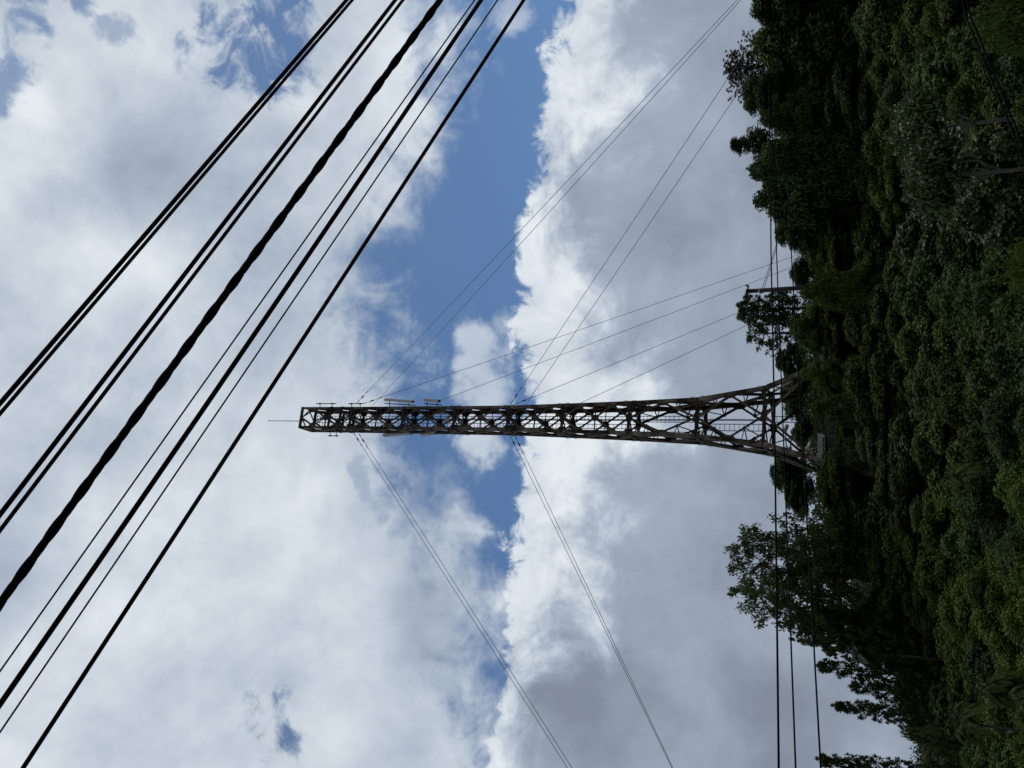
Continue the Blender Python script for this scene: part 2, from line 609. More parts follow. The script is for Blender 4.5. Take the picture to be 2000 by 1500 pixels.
# skyline, from the photo's top edge downwards
place('broad_c', 1462, 15, 66, 230, 'dark leafy tree whose crown breaks the skyline at the photo\'s top edge')
place('broad_f', 1462, 92, 67, 190, 'dark loose-leaved skyline tree between the top-edge tree and the reddish treetop')
place('sparse_twigs', 1424, 140, 71, 120, 'sparse reddish-brown treetop with thin twigs poking above the forest skyline')
place('broad_c', 1445, 192, 69, 165, 'dark leafy skyline tree directly below the sparse reddish treetop in the photo')
place('broad_a', 1474, 236, 67, 110, 'small skyline tree at the upper side of the narrow sky gap')
place('plume', 1430, 284, 72, 60, 'slender plume-topped tree standing alone in the narrow sky gap')
place('broad_b', 1450, 335, 66, 150, 'dark dense round-headed skyline tree beside the plume-topped tree')
place('broad_f', 1464, 402, 67, 150, 'dark sloping skyline tree between the round-headed tree and the guy wire landing')
place('broad_c', 1508, 455, 69, 120, 'smaller skyline tree crossed by the thin horizontal wires near the guy landing')
place('broad_a', 1570, 500, 69, 130, 'low round tree under the wires just uphill of the utility pole')
place('bush_a', 1538, 535, 75, 76, 'small dark bush right against the utility pole')
place('longleaf', 1445, 608, 73, 76, 'pointed long-leaved tree just beside the utility pole')
place('longleaf_open', 1462, 652, 72, 105, 'open branchy tree with separate hanging leaves against the sky')
place('broad_a', 1535, 640, 70, 120, 'dense green tree beneath the long-leaved treetops by the utility pole')
place('broad_c', 1512, 705, 85, 90, 'dark tree behind the near foot of the lattice tower')
place('broad_b', 1520, 770, 90, 130, 'dark tree seen through the legs of the lattice tower')
place('broad_f', 1542, 850, 92, 90, 'dark low tree behind the tower base beside the shed')
place('broad_f', 1500, 915, 84, 110, 'dark tree standing just behind the splayed far leg of the tower')
place('broad_c', 1530, 968, 82, 100, 'dark low tree between the splayed tower leg and the big airy tree')
place('airy_a', 1410, 1106, 66, 250, 'big airy spreading tree with sky showing between its limbs')
place('airy_b', 1528, 1222, 65, 110, 'smaller open tree hanging off the lower side of the big airy tree')
place('fern_pale', 1632, 1266, 64, 60, 'pale feathery tree fern silhouetted beneath the open tree')
place('spiky_b', 1596, 1300, 65, 84, 'dark conifer with a leaning tip below the pale feathery fern')
place('spiky_b', 1660, 1340, 64, 70, 'short dark conifer with finger-like side branches between two taller conifers')
place('spiky_a', 1626, 1378, 63, 84, 'dark conifer with a forked jagged tip, between the short conifer and the sky gap')
place('bush_a', 1745, 1428, 60, 84, 'low scrubby bush in the dip between the two jagged conifers')
place('spiky_a', 1596, 1482, 60, 92, 'tall jagged conifer at the photo\'s bottom edge')

place('broad_e', 1496, 55, 75, 200, 'dark crown filling in behind the two skyline trees at the photo\'s top edge')
place('broad_a', 1500, 165, 75, 200, 'green crown filling in behind and below the sparse reddish treetop')
place('broad_e', 1505, 370, 74, 220, 'green crown filling in behind the two dark round skyline trees')
place('broad_b', 1570, 270, 70, 190, 'dark crown closing the bottom of the narrow sky gap')
place('pale_trunk', 1770, 352, 33, 190, 'leafy tree with a bare pale trunk showing at the photo\'s right edge')
place('pale_trunk', 1748, 262, 36, 170, 'leafy tree with a thinner bare pale trunk in the dark hollow near the top right')
place('broad_a', 1550, 572, 63.5, 95, 'leafy crown hiding the lower end of the utility pole')
place('broad_e', 1556, 738, 67, 95, 'leafy crown hiding the near foot of the lattice tower')
place('bush_a', 1612, 884, 67, 76, 'blue-green bush tucked under the shed and the splayed tower leg')
place('broad_d', 1574, 800, 66, 90, 'yellow-tipped crown in front of the middle of the tower base')

# rows of crowns down the slope
LOOK = dict(broad_a='olive dense-leaved tree', broad_b='dark heavy-headed tree', broad_c='blue-green fine-leaved tree', broad_d='yellow-tipped tree',
            broad_e='leaning olive tree', broad_f='dark large-leaved tree', vine_a='vine-draped tree', vine_b='tall vine-hung tree', narrow_a='narrow dark tree',
            bush_a='blue-green shrub', bush_b='olive shrub')
CPY = [35, 160, 285, 405, 510, 610, 715, 820, 935, 1065, 1195, 1325, 1450]
CPH = ["hard against the photo's top edge", 'downhill of the sparse reddish treetop', 'downhill of the plume-topped tree', 'downhill of the dark sloping skyline tree',
       'downhill of the guy wire landing', 'downhill of the utility pole', 'downhill of the open branchy tree', 'straight downhill of the lattice tower',
       'downhill of the splayed tower leg', 'downhill of the big airy tree', 'downhill of the pale feathery fern', 'downhill of the forked conifer',
       "in the photo's bottom edge strip"]
RPH = ['just under the skyline', 'one row below the skyline', 'high on the slope', 'just above mid-slope', 'just below mid-slope', 'low on the slope', 'near the foot of the slope', "touching the photo's right edge"]
SKY_Y = [0, 150, 300, 420, 500, 600, 740, 820, 880, 960, 1100, 1220, 1300, 1400, 1500]
SKY_X = [1545, 1530, 1570, 1570, 1600, 1592, 1592, 1612, 1636, 1600, 1628, 1665, 1700, 1765, 1790]
KINDS_BY_ROW = [
    'c a e c a d d a a f a e c', 'f c a b e d a c f a c f b', 'b e a e b d d f c e e f f', 'a c c va f d b d e a a c b',
    'e f va vb f b d d a f e b a', 'f e vb va b f d d c e e a f', 'e f - - - b f c a c a e a', 'e a - - - - c b e a c a e']
ROWY = [69.5, 66, 62, 57, 51, 45, 38.5, 32]
for r in range(8):
    for c, k in enumerate(KINDS_BY_ROW[r].split()):
        if k == '-':
            continue
        k = {'va': 'vine_a', 'vb': 'vine_b'}.get(k, 'broad_' + k)
        py = CPY[c] + rnd.uniform(-28, 28) + (50 if r % 2 else 0)
        s = float(np.interp(py, SKY_Y, SKY_X))
        t = r / 7.5
        px = s + (2000 - s) * t + rnd.uniform(-16, 16)
        Y = ROWY[r] + rnd.uniform(-1.2, 1.2)
        wpx = rnd.uniform(195, 265) * (.9 + .04 * r)
        place(k, px, py, Y, wpx, LOOK[k] + ' ' + RPH[r] + ', ' + CPH[c])

# things picked out in the undergrowth near the photo's right edge
place('bush_b', 1940, 520, 27, 230, 'bright olive shrub close to the camera at the photo\'s right edge')
place('bush_b', 1893, 60, 27, 260, 'yellowish shrub bank in the top right corner, crossed by a double cable')
place('fern_a', 1828, 1404, 40, 90, 'bright star-shaped tree fern near the bottom right corner')
place('fern_b', 1806, 940, 44, 75, 'tree fern with drooping fronds halfway down the slope below the tower leg')
place('fern_a', 1935, 1375, 33, 95, 'larger drooping tree fern nearest the bottom right corner')
place('fern_b', 1865, 1335, 38, 70, 'smaller dull tree fern just above the star-shaped one in the photo')

# undergrowth: small leaf tufts all over the slope
rng = np.random.default_rng(77)
n = 360000
ux = rng.uniform(-52, 52, n)
uy = rng.uniform(13, 96, n)
uz = ground(ux, uy) + rng.random(n) ** 1.4 * (.7 + 1.3 * np.abs(np.sin(ux * .7) * np.cos(uy * .6)))
ctr = np.stack([ux, uy, uz], -1)
nn = rng.normal(size=(n, 3)) * .6 + np.array([0, -.1, .8])
me = leaves_mesh('undergrowth', ctr, nn, rng.normal(size=(n, 3)), rng.uniform(.18, .4, n), rng.uniform(.1, .2, n), M['leaf_dark'])
tag(link('undergrowth', me), 'low leafy undergrowth covering the hillside between the trunks', 'undergrowth', None, 'stuff')

# ------------------------------------------------------------------ lattice tower
TH = math.radians(15)
TA = Vector((math.cos(TH), math.sin(TH), 0))
TN = Vector((-math.sin(TH), math.cos(TH), 0))
TY = 75.0
LPX = [592, 688, 790, 890, 995, 1101, 1231, 1363, 1495, 1606]
LW = [2.35, 2.35, 2.38, 2.42, 2.48, 2.74, 3.08, 3.55, 5.1, 8.0]
base_c = at(1495, 824, TY)
LZ = [at(x, 824, TY - w * .35).z for x, w in zip(LPX, LW)]
TX = base_c.x
LZ[-1] = 9.2
tower = empty('lattice_tower', (TX, TY, LZ[-1]), 'tall rusty guyed lattice tower rising from the wooded ridge', 'tower')


def corner(i, j, z=None, lvl=None):
    """i: -1 left +1 right, j: -1 front +1 back"""
    w = float(np.interp(z, LZ[::-1], LW[::-1])) if lvl is None else LW[lvl]
    zz = z if lvl is None else LZ[lvl]
    return Vector((TX, TY, zz)) + TA * (i * w / 2) + TN * (j * w / 2)


FACES = [((-1, -1), (1, -1), -TN), ((1, -1), (1, 1), TA), ((1, 1), (-1, 1), TN), ((-1, 1), (-1, -1), -TA)]


class Face:
    def __init__(s, lo, hi, f):
        (i0, j0), (i1, j1), s.n = FACES[f]
        s.a0, s.a1 = corner(i0, j0, lvl=lo), corner(i1, j1, lvl=lo)
        s.b0, s.b1 = corner(i0, j0, lvl=hi), corner(i1, j1, lvl=hi)
        s.h = (s.b0 - s.a0).length
        s.u = (s.a1 - s.a0).normalized()
        s.upv = (((s.b0 + s.b1) - (s.a0 + s.a1)) / 2).normalized()

    def P(s, x, t, off=0.0):
        p = (s.a0 * (1 - x) + s.a1 * x) * (1 - t) + (s.b0 * (1 - x) + s.b1 * x) * t
        return p - s.n * off


def side_dir(F, x):
    e = (F.b0 - F.a0) if x == 0 else (F.b1 - F.a1)
    return e.normalized(), (F.u if x == 0 else -F.u)


def chord_gusset(mb, F, x, t, L, D, off=.045):
    e, inn = side_dir(F, x)
    p = F.P(x, t, off) + inn * .10
    mb.prism([p - e * L / 2, p + e * L / 2, p + e * L * .22 + inn * D, p - e * L * .22 + inn * D], F.n, .02)


def mid_gusset(mb, F, t, w, h, off=.045):
    p = F.P(.5, t, off)
    a, b = F.u * w / 2, F.upv * h / 2
    mb.prism([p - a - b * .5, p - a * .5 - b, p + a * .5 - b, p + a - b * .5, p + a + b * .5, p + a * .5 + b, p - a * .5 + b, p - a + b * .5], F.n, .02)


# legs: each one continuous built-up angle
for i, j in ((-1, -1), (1, -1), (1, 1), (-1, 1)):
    mb = MB()
    for l in range(len(LZ) - 1):
        p, q = corner(i, j, lvl=l), corner(i, j, lvl=l + 1)
        w = .24 + .012 * l
        d = (q - p).normalized()
        inn_a, inn_n = TA * -i, TN * -j
        for d1, d2 in ((inn_a, inn_n), (inn_n, inn_a)):
            off = d1 * w / 2
            mb.bar(p + off, q + off, w, .03, d2)
        if l > 3:   # batten plates close the open side of the lower legs
            mb.bar(p + inn_a * w + inn_n * w / 2, q + inn_a * w + inn_n * w / 2, w, .02, inn_a)
        # splice bolts standing out near each joint
        if l >= 2:
            for s in (-.55, -.4, -.25, .25, .4, .55):
                b = q + (p - q).normalized() * s if s > 0 else q + (corner(i, j, lvl=min(l + 2, len(LZ) - 1)) - q).normalized() * -s
                mb.bar(b + TA * i * .0, b + TA * i * .09, .05, .05)
                mb.bar(b, b + TN * j * .09, .05, .05)
    if LZ[-1]:
        foot = corner(i, j, lvl=len(LZ) - 1)
        g = float(ground(foot.x, foot.y))
        dv = (foot - corner(i, j, lvl=len(LZ) - 2)).normalized()
        if g < foot.z:
            mb.bar(foot + (TA * -i + TN * -j) * .17, foot + (TA * -i + TN * -j) * .17 + dv * ((foot.z - g + .5) / -dv.z), .34, .34, TN)
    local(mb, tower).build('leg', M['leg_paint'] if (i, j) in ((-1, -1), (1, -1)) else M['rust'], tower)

# ring frames with plan bracing
for l in range(len(LZ) - 1):
    mb = MB()
    for f in range(4):
        F = Face(l + 1, l, f)
        p, q = F.P(0, 1, .02), F.P(1, 1, .02)
        hh = .26 if l else .34
        mb.bar(p, q, .10, hh)
        m1 = F.P(.5, 1, .12)
        F2 = Face(l + 1, l, (f + 1) % 4)
        m2 = F2.P(.5, 1, .12)
        mb.bar(m1, m2, .10, .10)
        if l > 0:
            for x in (0, 1):
                e, inn = side_dir(F, x)
                c = F.P(x, 1, .05) + inn * .1
                mb.prism([c - e * .62, c + e * .62, c + e * .22 + inn * .46, c - e * .22 + inn * .46], F.n, .02)
            mid_gusset(mb, F, 1, .62 + .05 * l, .62)
    if l in (1, 2, 3, 4):  # grating landing round the ladder
        c = Vector((TX, TY, LZ[l] + .1))
        for k in range(9):
            y = -.45 + k * .11
            mb.bar(c + TA * -.9 + TN * (y + .3), c + TA * .2 + TN * (y + .3), .03, .03)
    local(mb, tower).build('ring_frame', M['rust_dark'], tower)

# extra wide bands on the top bay
for px in (643, 664):
    mb = MB()
    z = at(px, 816, TY - 1.2).z
    for f in range(4):
        (i0, j0), (i1, j1), nn_ = FACES[f]
        mb.bar(corner(i0, j0, z=z) + nn_ * .03, corner(i1, j1, z=z) + nn_ * .03, .06, .32)
    local(mb, tower).build('top_band', M['rust_dark'], tower)

# bracing bay by bay, face by face
for l in range(len(LZ) - 1):
    lo, hi = l + 1, l
    for f in range(4):
        F = Face(lo, hi, f)
        mb, plates = MB(), []
        w = .165 + .004 * l
        if l <= 5:
            for t0, t1 in ((0, .5), (.5, 1.0)):
                tm = (t0 + t1) / 2
                for x in (0, 1):
                    e, inn = side_dir(F, x)
                    k = F.P(x, tm, .03) + inn * .30
                    mb.angle(F.P(.5, t0, .03), k, w, F.n)
                    mb.angle(k, F.P(.5, t1, .03), w, F.n)
                    plates.append(MB())
                    chord_gusset(plates[-1], F, x, tm, 1.3, .48)
            plates.append(MB())
            mid_gusset(plates[-1], F, .5, .60, .74)
            mb.angle(F.P(0, .5, .03), F.P(1, .5, .03), .09, F.n)
        elif l <= 7:
            for x in (0, 1):
                e, inn = side_dir(F, x)
                k = F.P(x, .5, .03) + inn * .32
                plates.append(MB())
                chord_gusset(plates[-1], F, x, .5, 1.7, .46)
                for t in (0, 1):
                    m0 = F.P(.5, t, .03)
                    mb.angle(m0, k, w, F.n)
                    hp = m0 * .45 + k * .55
                    rt = .22 if t == 0 else .78
                    mb.angle(hp, F.P(x, rt, .03), .09, F.n)
                    mb.angle(hp, F.P(.13 if x == 0 else .87, t, .03), .09, F.n)
                    q_ = .32 if t == 0 else .68
                    mb.angle(hp, F.P(.5 + (x - .5) * .99, q_ + (.0), .03), .07, F.n)
                    mb.prism([hp + F.u * .18, hp + F.upv * .2, hp - F.u * .18, hp - F.upv * .2], F.n, .03)
        else:
            for x in (0, 1):
                m0 = F.P(.5, 1, .03)
                k = F.P(x, -.05, .03)
                mb.angle(m0, k, .20, F.n)
                hp = m0 * .5 + k * .5
                mb.angle(hp, F.P(x, .5, .03), .10, F.n)
                mb.angle(hp, F.P(x, .98, .03), .10, F.n)
                mb.prism([hp + F.u * .22, hp + F.upv * .22, hp - F.u * .22, hp - F.upv * .22], F.n, .03)
        near = f in (0, 3)
        for gp in (() if near else plates):
            mb.add(gp.v, gp.f)
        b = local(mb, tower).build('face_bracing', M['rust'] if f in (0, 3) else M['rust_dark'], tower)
        for gp in (plates if near else ()):
            local(gp, tower).build('gusset_plate', M['rust'] if l % 2 else M['rust_dark'], b)

# ladders inside the shaft
def ladder(l, sx, depth, w=.42, name='ladder', lo=None):
    z1, z0 = LZ[l], LZ[l + 1]
    mb = MB()
    c = Vector((TX, TY, 0)) + TA * sx + TN * depth
    for s in (-1, 1):
        mb.bar(c + TA * s * w / 2 + Vector((0, 0, z0)), c + TA * s * w / 2 + Vector((0, 0, z1)), .06, .05, TN)
    z = z0 + .15
    while z < z1 - .05:
        mb.bar(c + TA * -w / 2 + Vector((0, 0, z)), c + TA * w / 2 + Vector((0, 0, z)), .035, .035)
        z += .42
    local(mb, tower).build(name, M['ladder'], tower)


for l in range(0, 6):
    ladder(l, -.35, .75)
    ladder(l, .42, .78, .36, 'cable_tray')
ladder(6, .38, .8, .55)
ladder(6, -.95, .9, .3, 'cable_tray')
ladder(7, -.35, .8, .6)
ladder(8, .42, .9, .5)
mb = MB()
c = Vector((TX, TY, 0)) + TA * .28 + TN * 1.0
for k in range(3):
    o = TA * (k * .06)
    mb.tube([c + o + Vector((0, 0, LZ[8])), c + o + TA * .04 + Vector((0, 0, (LZ[7] + LZ[8]) / 2)), c + o + Vector((0, 0, LZ[6])), c + o + Vector((0, 0, LZ[0] - 1))], .025, 5)
local(mb, tower).build('feeder_cable', M['ladder'], tower)

# whip on top, standoff mounts
tp0 = Vector((TX, TY, LZ[0])) + TA * -.15
mb = MB()
tip = at(524, 820, TY)
mb.tube([tp0, Vector((tp0.x, tp0.y, tp0.z + 2.4)), Vector((tp0.x, tp0.y, tip.z - .3)), Vector((tp0.x, tp0.y, tip.z))], [.05, .042, .034, .05], 6)
local(mb, tower).build('lightning_rod', M['ladder'], tower)


def standoff(px0, px1, py, i, j, name='antenna_mount'):
    cY = corner(i, j, lvl=1).y
    a, b = at(px0, py, cY), at(px1, py, cY)
    mb = MB()
    b.x = a.x
    mb.tube([a, b], .05, 6)
    for t in (.2, .8):
        p = a * (1 - t) + b * t
        q = corner(i, j, z=p.z)
        mb.tube([p, q], .04, 6)
        mb.bar(p + Vector((0, 0, -.12)), p + Vector((0, 0, .12)), .14, .14, TA)
    local(mb, tower).build(name, M['rust_dark'], tower)


standoff(617, 657, 788.5, 1, -1)
standoff(681, 709, 788.5, 1, -1)
standoff(641, 661, 851, -1, 1)
# concrete footings
for i, j in ((-1, -1), (1, -1), (1, 1), (-1, 1)):
    mb = MB()
    f_ = corner(i, j, lvl=9)
    g = float(ground(f_.x, f_.y))
    s = .55
    mb.prism([(f_.x - s, f_.y - s, g), (f_.x + s, f_.y - s, g), (f_.x + s, f_.y + s, g), (f_.x - s, f_.y + s, g)], (0, 0, 1), 1.2)
    local(mb, tower).build('footing', M['concrete'], tower)

# flood lights on pale bracket arms around the tower base
for px, py, px2, py2, Y, lab in ((1536, 841, 1537, 878, 72, 'pale lamp on a drooping bracket arm across the lower tower leg bracing'),
                                 (1582, 875, 1588, 893, 71, 'lower pale lamp on a bent arm between the tower leg and the shed')):
    p, q = at(px, py, Y), at(px2, py2, Y)
    o = empty('bracket_lamp', tuple(p), lab, 'lamp', 'lamps at the tower base')
    mb = MB()
    mb.tube([q, q * .3 + p * .7 + Vector((0, 0, .12)), p], [.05, .05, .05], 6)
    local(mb, o).build('bracket_arm', M['galv'], o, True)
    mb = MB()
    mb.tube([p + Vector((-.05, 0, .1)), p + Vector((.12, 0, .06)), p + Vector((.42, 0, -.05)), p + Vector((.5, 0, -.1))], [.08, .17, .17, .08], 8)
    local(mb, o).build('lamp_head', M['galv'], o, True)

# panel antennas
def antenna(px0, py0, px1, py1, Y, w, label, corner_ij, mount_px=None):
    a, b = at(px0, py0, Y), at(px1, py1, Y)
    o = empty('panel_antenna', tuple(b), label, 'antenna', 'panel antennas on the tower')
    mb = MB()
    d = (b - a).normalized()
    out = (TA * corner_ij[0] - TN * .25).normalized()
    r = d.cross(out).normalized()
    prof = [(-.5, -.45), (.5, -.45), (.5, .15), (.3, .5), (-.3, .5), (-.5, .15)]
    vs = [a + r * (x * w) + out * (y * w * .55) for x, y in prof] + [b + r * (x * w) + out * (y * w * .55) for x, y in prof]
    k = 6
    mb.add([tuple(v) for v in vs], [tuple(reversed(range(k))), tuple(range(k, 2 * k))] + [(i, (i + 1) % k, k + (i + 1) % k, k + i) for i in range(k)])
    local(mb, o).build('radome', M['antenna'], o)
    mb = MB()
    back = -out * .38
    mb.tube([a + back + Vector((0, 0, .1)), b + back - Vector((0, 0, .3))], .05, 6)
    local(mb, o).build('mounting_pipe', M['rust_dark'], o)
    for t in (.15, .85):
        mb = MB()
        p = a * (1 - t) + b * t
        q = corner(*corner_ij, z=p.z)
        mb.tube([p - out * .1, p + back], .045, 6)
        mb.tube([p + back, q], .045, 6)
        local(mb, o).build('bracket', M['rust_dark'], o)


FRY, BLY = corner(1, -1, lvl=2).y, corner(-1, 1, lvl=2).y
antenna(753, 780.5, 807, 784.5, FRY, .50, 'long grey panel antenna on the upper side of the tower in the photo', (1, -1))
antenna(830, 781, 858, 783.5, FRY, .55, 'short grey panel antenna beside the long one on the tower\'s upper side', (1, -1))
antenna(750, 851, 803, 846, BLY, .50, 'long grey panel antenna on the lower side of the tower in the photo', (-1, 1))
antenna(824, 849, 851, 845.5, BLY, .55, 'short grey panel antenna beside the long one on the tower\'s lower side', (-1, 1))
for px, py, lab in ((863, 805.5, 'small grey radio box inside the tower shaft, upper of the two'), (874, 821, 'small grey radio box inside the tower shaft, lower of the two')):
    p = at(px, py, TY - .6)
    o = empty('radio_box', tuple(p), lab, 'radio unit', 'radio boxes in the tower')
    mb = MB()
    mb.bar(p - Vector((0, 0, .36)), p + Vector((0, 0, .36)), .42, .2, TN)
    local(mb, o).build('housing', M['antenna'], o)
    mb = MB()
    mb.bar(p + TN * .16 - Vector((0, 0, .5)), p + TN * .16 + Vector((0, 0, .5)), .08, .06, TN)
    local(mb, o).build('bracket', M['rust_dark'], o)

# ------------------------------------------------------------------ guy wires
def guy(px0, py0, Y0, px1, py1, Y1, label, beads=True, extend=True):
    a, b = at(px0, py0, Y0), at(px1, py1, Y1)
    d = b - a
    t = 1.0
    if extend:
        while (a + d * t).z > float(ground((a + d * t).x, (a + d * t).y)) and t < 6:
            t += .02
    end = a + d * t
    o = empty('guy_wire', tuple(end), label, 'guy wire', 'guy wires holding the tower')
    mb = MB()
    L = (end - a).length
    pts = [a + (end - a) * s - Vector((0, 0, .012 * L * 4 * s * (1 - s) * .25)) for s in np.linspace(0, 1, 15)]
    mb.tube(pts, .024, 5)
    local(mb, o).build('wire', M['wire'], o, True)
    if beads:
        u = (end - a).normalized()
        for s0 in (.25, 1.1, 2.0):
            mb = MB()
            r0 = .09 if s0 == 1.1 else .05
            mb.tube([a + u * (s0 - .22), a + u * (s0 - .14), a + u * s0, a + u * (s0 + .14), a + u * (s0 + .22)], [.03, r0, r0 * .7, r0, .03], 7)
            local(mb, o).build('insulator', M['insul'], o, True)


fr1, fr4, bl1, bl4 = corner(1, -1, lvl=1).y, corner(1, -1, lvl=4).y, corner(-1, -1, lvl=1).y, corner(-1, -1, lvl=4).y
br1, br4 = corner(1, 1, lvl=1).y, corner(1, 1, lvl=4).y
guy(697, 787, fr1, 1436, 0, 66, 'upper of the paired guy wires from tower top to the photo\'s top edge')
guy(727, 793, fr1 + .3, 1443, 0, 66.2, 'lower of the paired guy wires from tower top to the photo\'s top edge', False)
guy(708, 789, br1, 1568, 494, 104, 'long guy wire from tower top passing over the utility pole to the ridge trees')
guy(858, 783, br1, 1566, 514, 104, 'guy wire leaving the tower just below the short panel antenna', False)
guy(997, 789, fr4, 1466, 80, 67, 'upper guy wire from the tower\'s middle to the sparse reddish treetop')
guy(1026, 791, fr4 + .3, 1452, 160, 67.2, 'lower guy wire from the tower\'s middle to the sparse reddish treetop', False)
guy(1005, 790, br4, 1470, 598, 98, 'upper guy wire from the tower\'s middle to the long-leaved tree')
guy(1132, 788, br4, 1480, 624, 98, 'lower guy wire from the tower\'s middle to the long-leaved tree', False)
guy(690, 844.5, bl1, 1103, 1500, 62, 'left of the paired guy wires from tower top to the photo\'s bottom edge')
guy(701, 847, bl1 + .3, 1112, 1500, 62.3, 'right of the paired guy wires from tower top to the photo\'s bottom edge')
guy(995, 848, bl4, 1306, 1498, 62, 'left of the paired guy wires from the tower\'s middle to the photo\'s bottom edge')
guy(1006, 851, bl4 + .3, 1309, 1500, 62.3, 'right of the paired guy wires from the tower\'s middle to the photo\'s bottom edge')

# ------------------------------------------------------------------ overhead cables
def run(a, b, ext, sag=0.0, n=25, bend=None):
    d = (b - a).normalized()
    p, q = a - d * ext, b + d * ext
    pts = []
    for s in np.linspace(0, 1, n):
        v = p + (q - p) * s
        v.z -= sag * 4 * s * (1 - s)
        if bend:
            v.z -= bend[1] * math.exp(-((s - bend[0]) / bend[2]) ** 2)
        pts.append(v)
    return pts


def cable(p0, p1, d0, d1, dia, label, ext=14, sag=0.0, bend=None, group='black cables overhead'):
    a, b = at_dist(p0[0], p0[1], d0), at_dist(p1[0], p1[1], d1)
    mb = MB()
    mb.tube(run(a, b, ext, sag, 41, bend), dia / 2, 10)
    o = mb.build('overhead_cable', M['cable'], None, True)
    return tag(o, label, 'cable', group)


cable((0, 788), (677, 0), 4.9, 6.4, .025, 'upper cable of the outermost close pair in the photo\'s top left')
cable((0, 808), (688, 0), 4.9, 6.4, .020, 'lower cable of the outermost close pair in the photo\'s top left')
cable((0, 1005), (772, 0), 4.7, 6.2, .025, 'upper cable of the second close pair, beside the twisted bundle')
cable((0, 1036), (787, 0), 4.7, 6.2, .021, 'lower cable of the second close pair, next to the twisted bundle')
cable((0, 1311), (927, 0), 5.2, 6.6, .010, 'thin wire hugging the thick bowed cable below the twisted bundle')
cable((0, 1362), (937, 0), 4.6, 6.0, .027, 'thick slightly bowed cable below the twisted bundle', bend=(.47, .035, .10))
cable((0, 1430), (972, 0), 5.2, 6.6, .010, 'thin lone wire between the bowed cable and the innermost cable')
cable((45, 1500), (1023, 0), 4.8, 6.2, .023, 'single black cable nearest the tower top')
# twisted bundle: three thick strands laid round each other
a, b = at_dist(0, 1178, 4.2), at_dist(860, 0, 5.5)
d = (b - a).normalized()
u = d.cross(Vector((0, 0, 1))).normalized()
w = d.cross(u)
P0 = a - d * 14
LEN = (b - a).length + 28
mb = MB()
for k, (hr, rr, p0_) in enumerate(((.0110, .0112, 0), (.0110, .0112, 3.1416), (.0098, .0088, 1.57), (.0098, .0084, 4.71))):
    pts = []
    steps = int(LEN / .03)
    for i in range(steps + 1):
        s = LEN * i / steps
        ph = 2 * math.pi * (s / .40) + p0_ + .5 * math.sin(s * .9)
        wob = .0008 * math.sin(s * 2.1 + 1)
        pts.append(P0 + d * s + u * (math.cos(ph) * hr + wob) + w * (math.sin(ph) * hr))
    mb.tube(pts, rr, 8)
tag(mb.build('twisted_cable', M['cable'], None, True), 'thickest black cable bundle with twisted lumpy strands', 'cable', 'black cables overhead')

def far_cable(pts, Ys, rad, label):
    P = [at(x, y, Y) for (x, y), Y in zip(pts, Ys)]
    d0, d1 = (P[0] - P[1]).normalized(), (P[-1] - P[-2]).normalized()
    P = [P[0] + d0 * 16] + P + [P[-1] + d1 * 20]
    mb = MB()
    mb.tube(P, rad, 6)
    return tag(mb.build('overhead_cable', M['cable'], None, True), label, 'cable', 'cables crossing in front of the tower base')


far_cable([(1503, 180), (1506, 500), (1513, 830), (1521, 1500)], [66, 58, 48, 33], .045, 'first of three cables crossing the tower foot, nearest the tower shaft')
far_cable([(1505, 180), (1517, 500), (1534, 960), (1554, 1500)], [66, 58, 48, 33], .036, 'middle of three cables crossing the tower foot')
far_cable([(1536, 300), (1547, 520), (1575, 1000), (1603, 1500)], [64, 57, 46, 33], .036, 'last of three cables crossing the tower foot, nearest the forest')
P = [at(1880, -40, 14), at(1896, 33, 14), at(1940, 140, 13.6), at(1985, 250, 13.2), at(2030, 370, 12.8)]
mb = MB()
for o_ in (0, .06):
    mb.tube([p + Vector((0, 0, o_)) for p in [P[0] + (P[0] - P[1]) * 6] + P + [P[-1] + (P[-1] - P[-2]) * 6]], .012, 6)
tag(mb.build('double_cable', M['cable'], None, True), 'dark double cable slanting across the shrubs in the top right corner', 'cable')

# ------------------------------------------------------------------ utility pole
PY_ = 66.0
top, bot = at(1457, 569, PY_), at(1545, 568.5, PY_)
g = float(ground(top.x, PY_))
pole = empty('utility_pole', (top.x, PY_, g), 'dark wooden utility pole with a short tilted crossarm on the ridge', 'utility pole')
mb = MB()
mb.tube([(top.x, PY_, g - .5), (top.x, PY_, (g + top.z) / 2), (top.x, PY_, top.z)], [.20, .18, .16], 10)
local(mb, pole).build('post', M['pole'], pole, True)
mb = MB()
ca, cb = at(1463, 558, PY_), at(1457.5, 583, PY_)
mb.bar(ca + Vector((0, -.2, 0)), cb + Vector((0, -.2, 0)), .09, .11)
local(mb, pole).build('crossarm', M['pole'], pole)
for p in (ca, cb):
    mb = MB()
    q = p + Vector((0, -.2, 0))
    mb.tube([q + Vector((0, 0, .02)), q + Vector((0, 0, .1)), q + Vector((0, 0, .2)), q + Vector((0, 0, .24))], [.03, .07, .07, .03], 8)
    local(mb, pole).build('insulator', M['insul'], pole, True)
mb = MB()
z = at(1483, 569, PY_).z
mb.tube([(top.x, PY_, z - .05), (top.x, PY_, z + .05)], .18, 10)
local(mb, pole).build('band', M['galv'], pole)
for i, (p0, p1) in enumerate((((1487, 565), (1521, 462)), ((1491, 565), (1522, 464)))):
    mb = MB()
    a, b = at(p0[0], p0[1], PY_), at(p1[0], p1[1], 72)
    d = (b - a)
    mb.tube([Vector((top.x, PY_, a.z)), a + d * .5 - Vector((0, 0, .05)), b, b + d * 1.5], .022, 5)
    tag(mb.build('service_wire', M['cable'], None, True), ('upper' if i == 0 else 'lower') + ' of two thin service wires running from the utility pole to the skyline trees', 'wire', 'service wires at the pole')

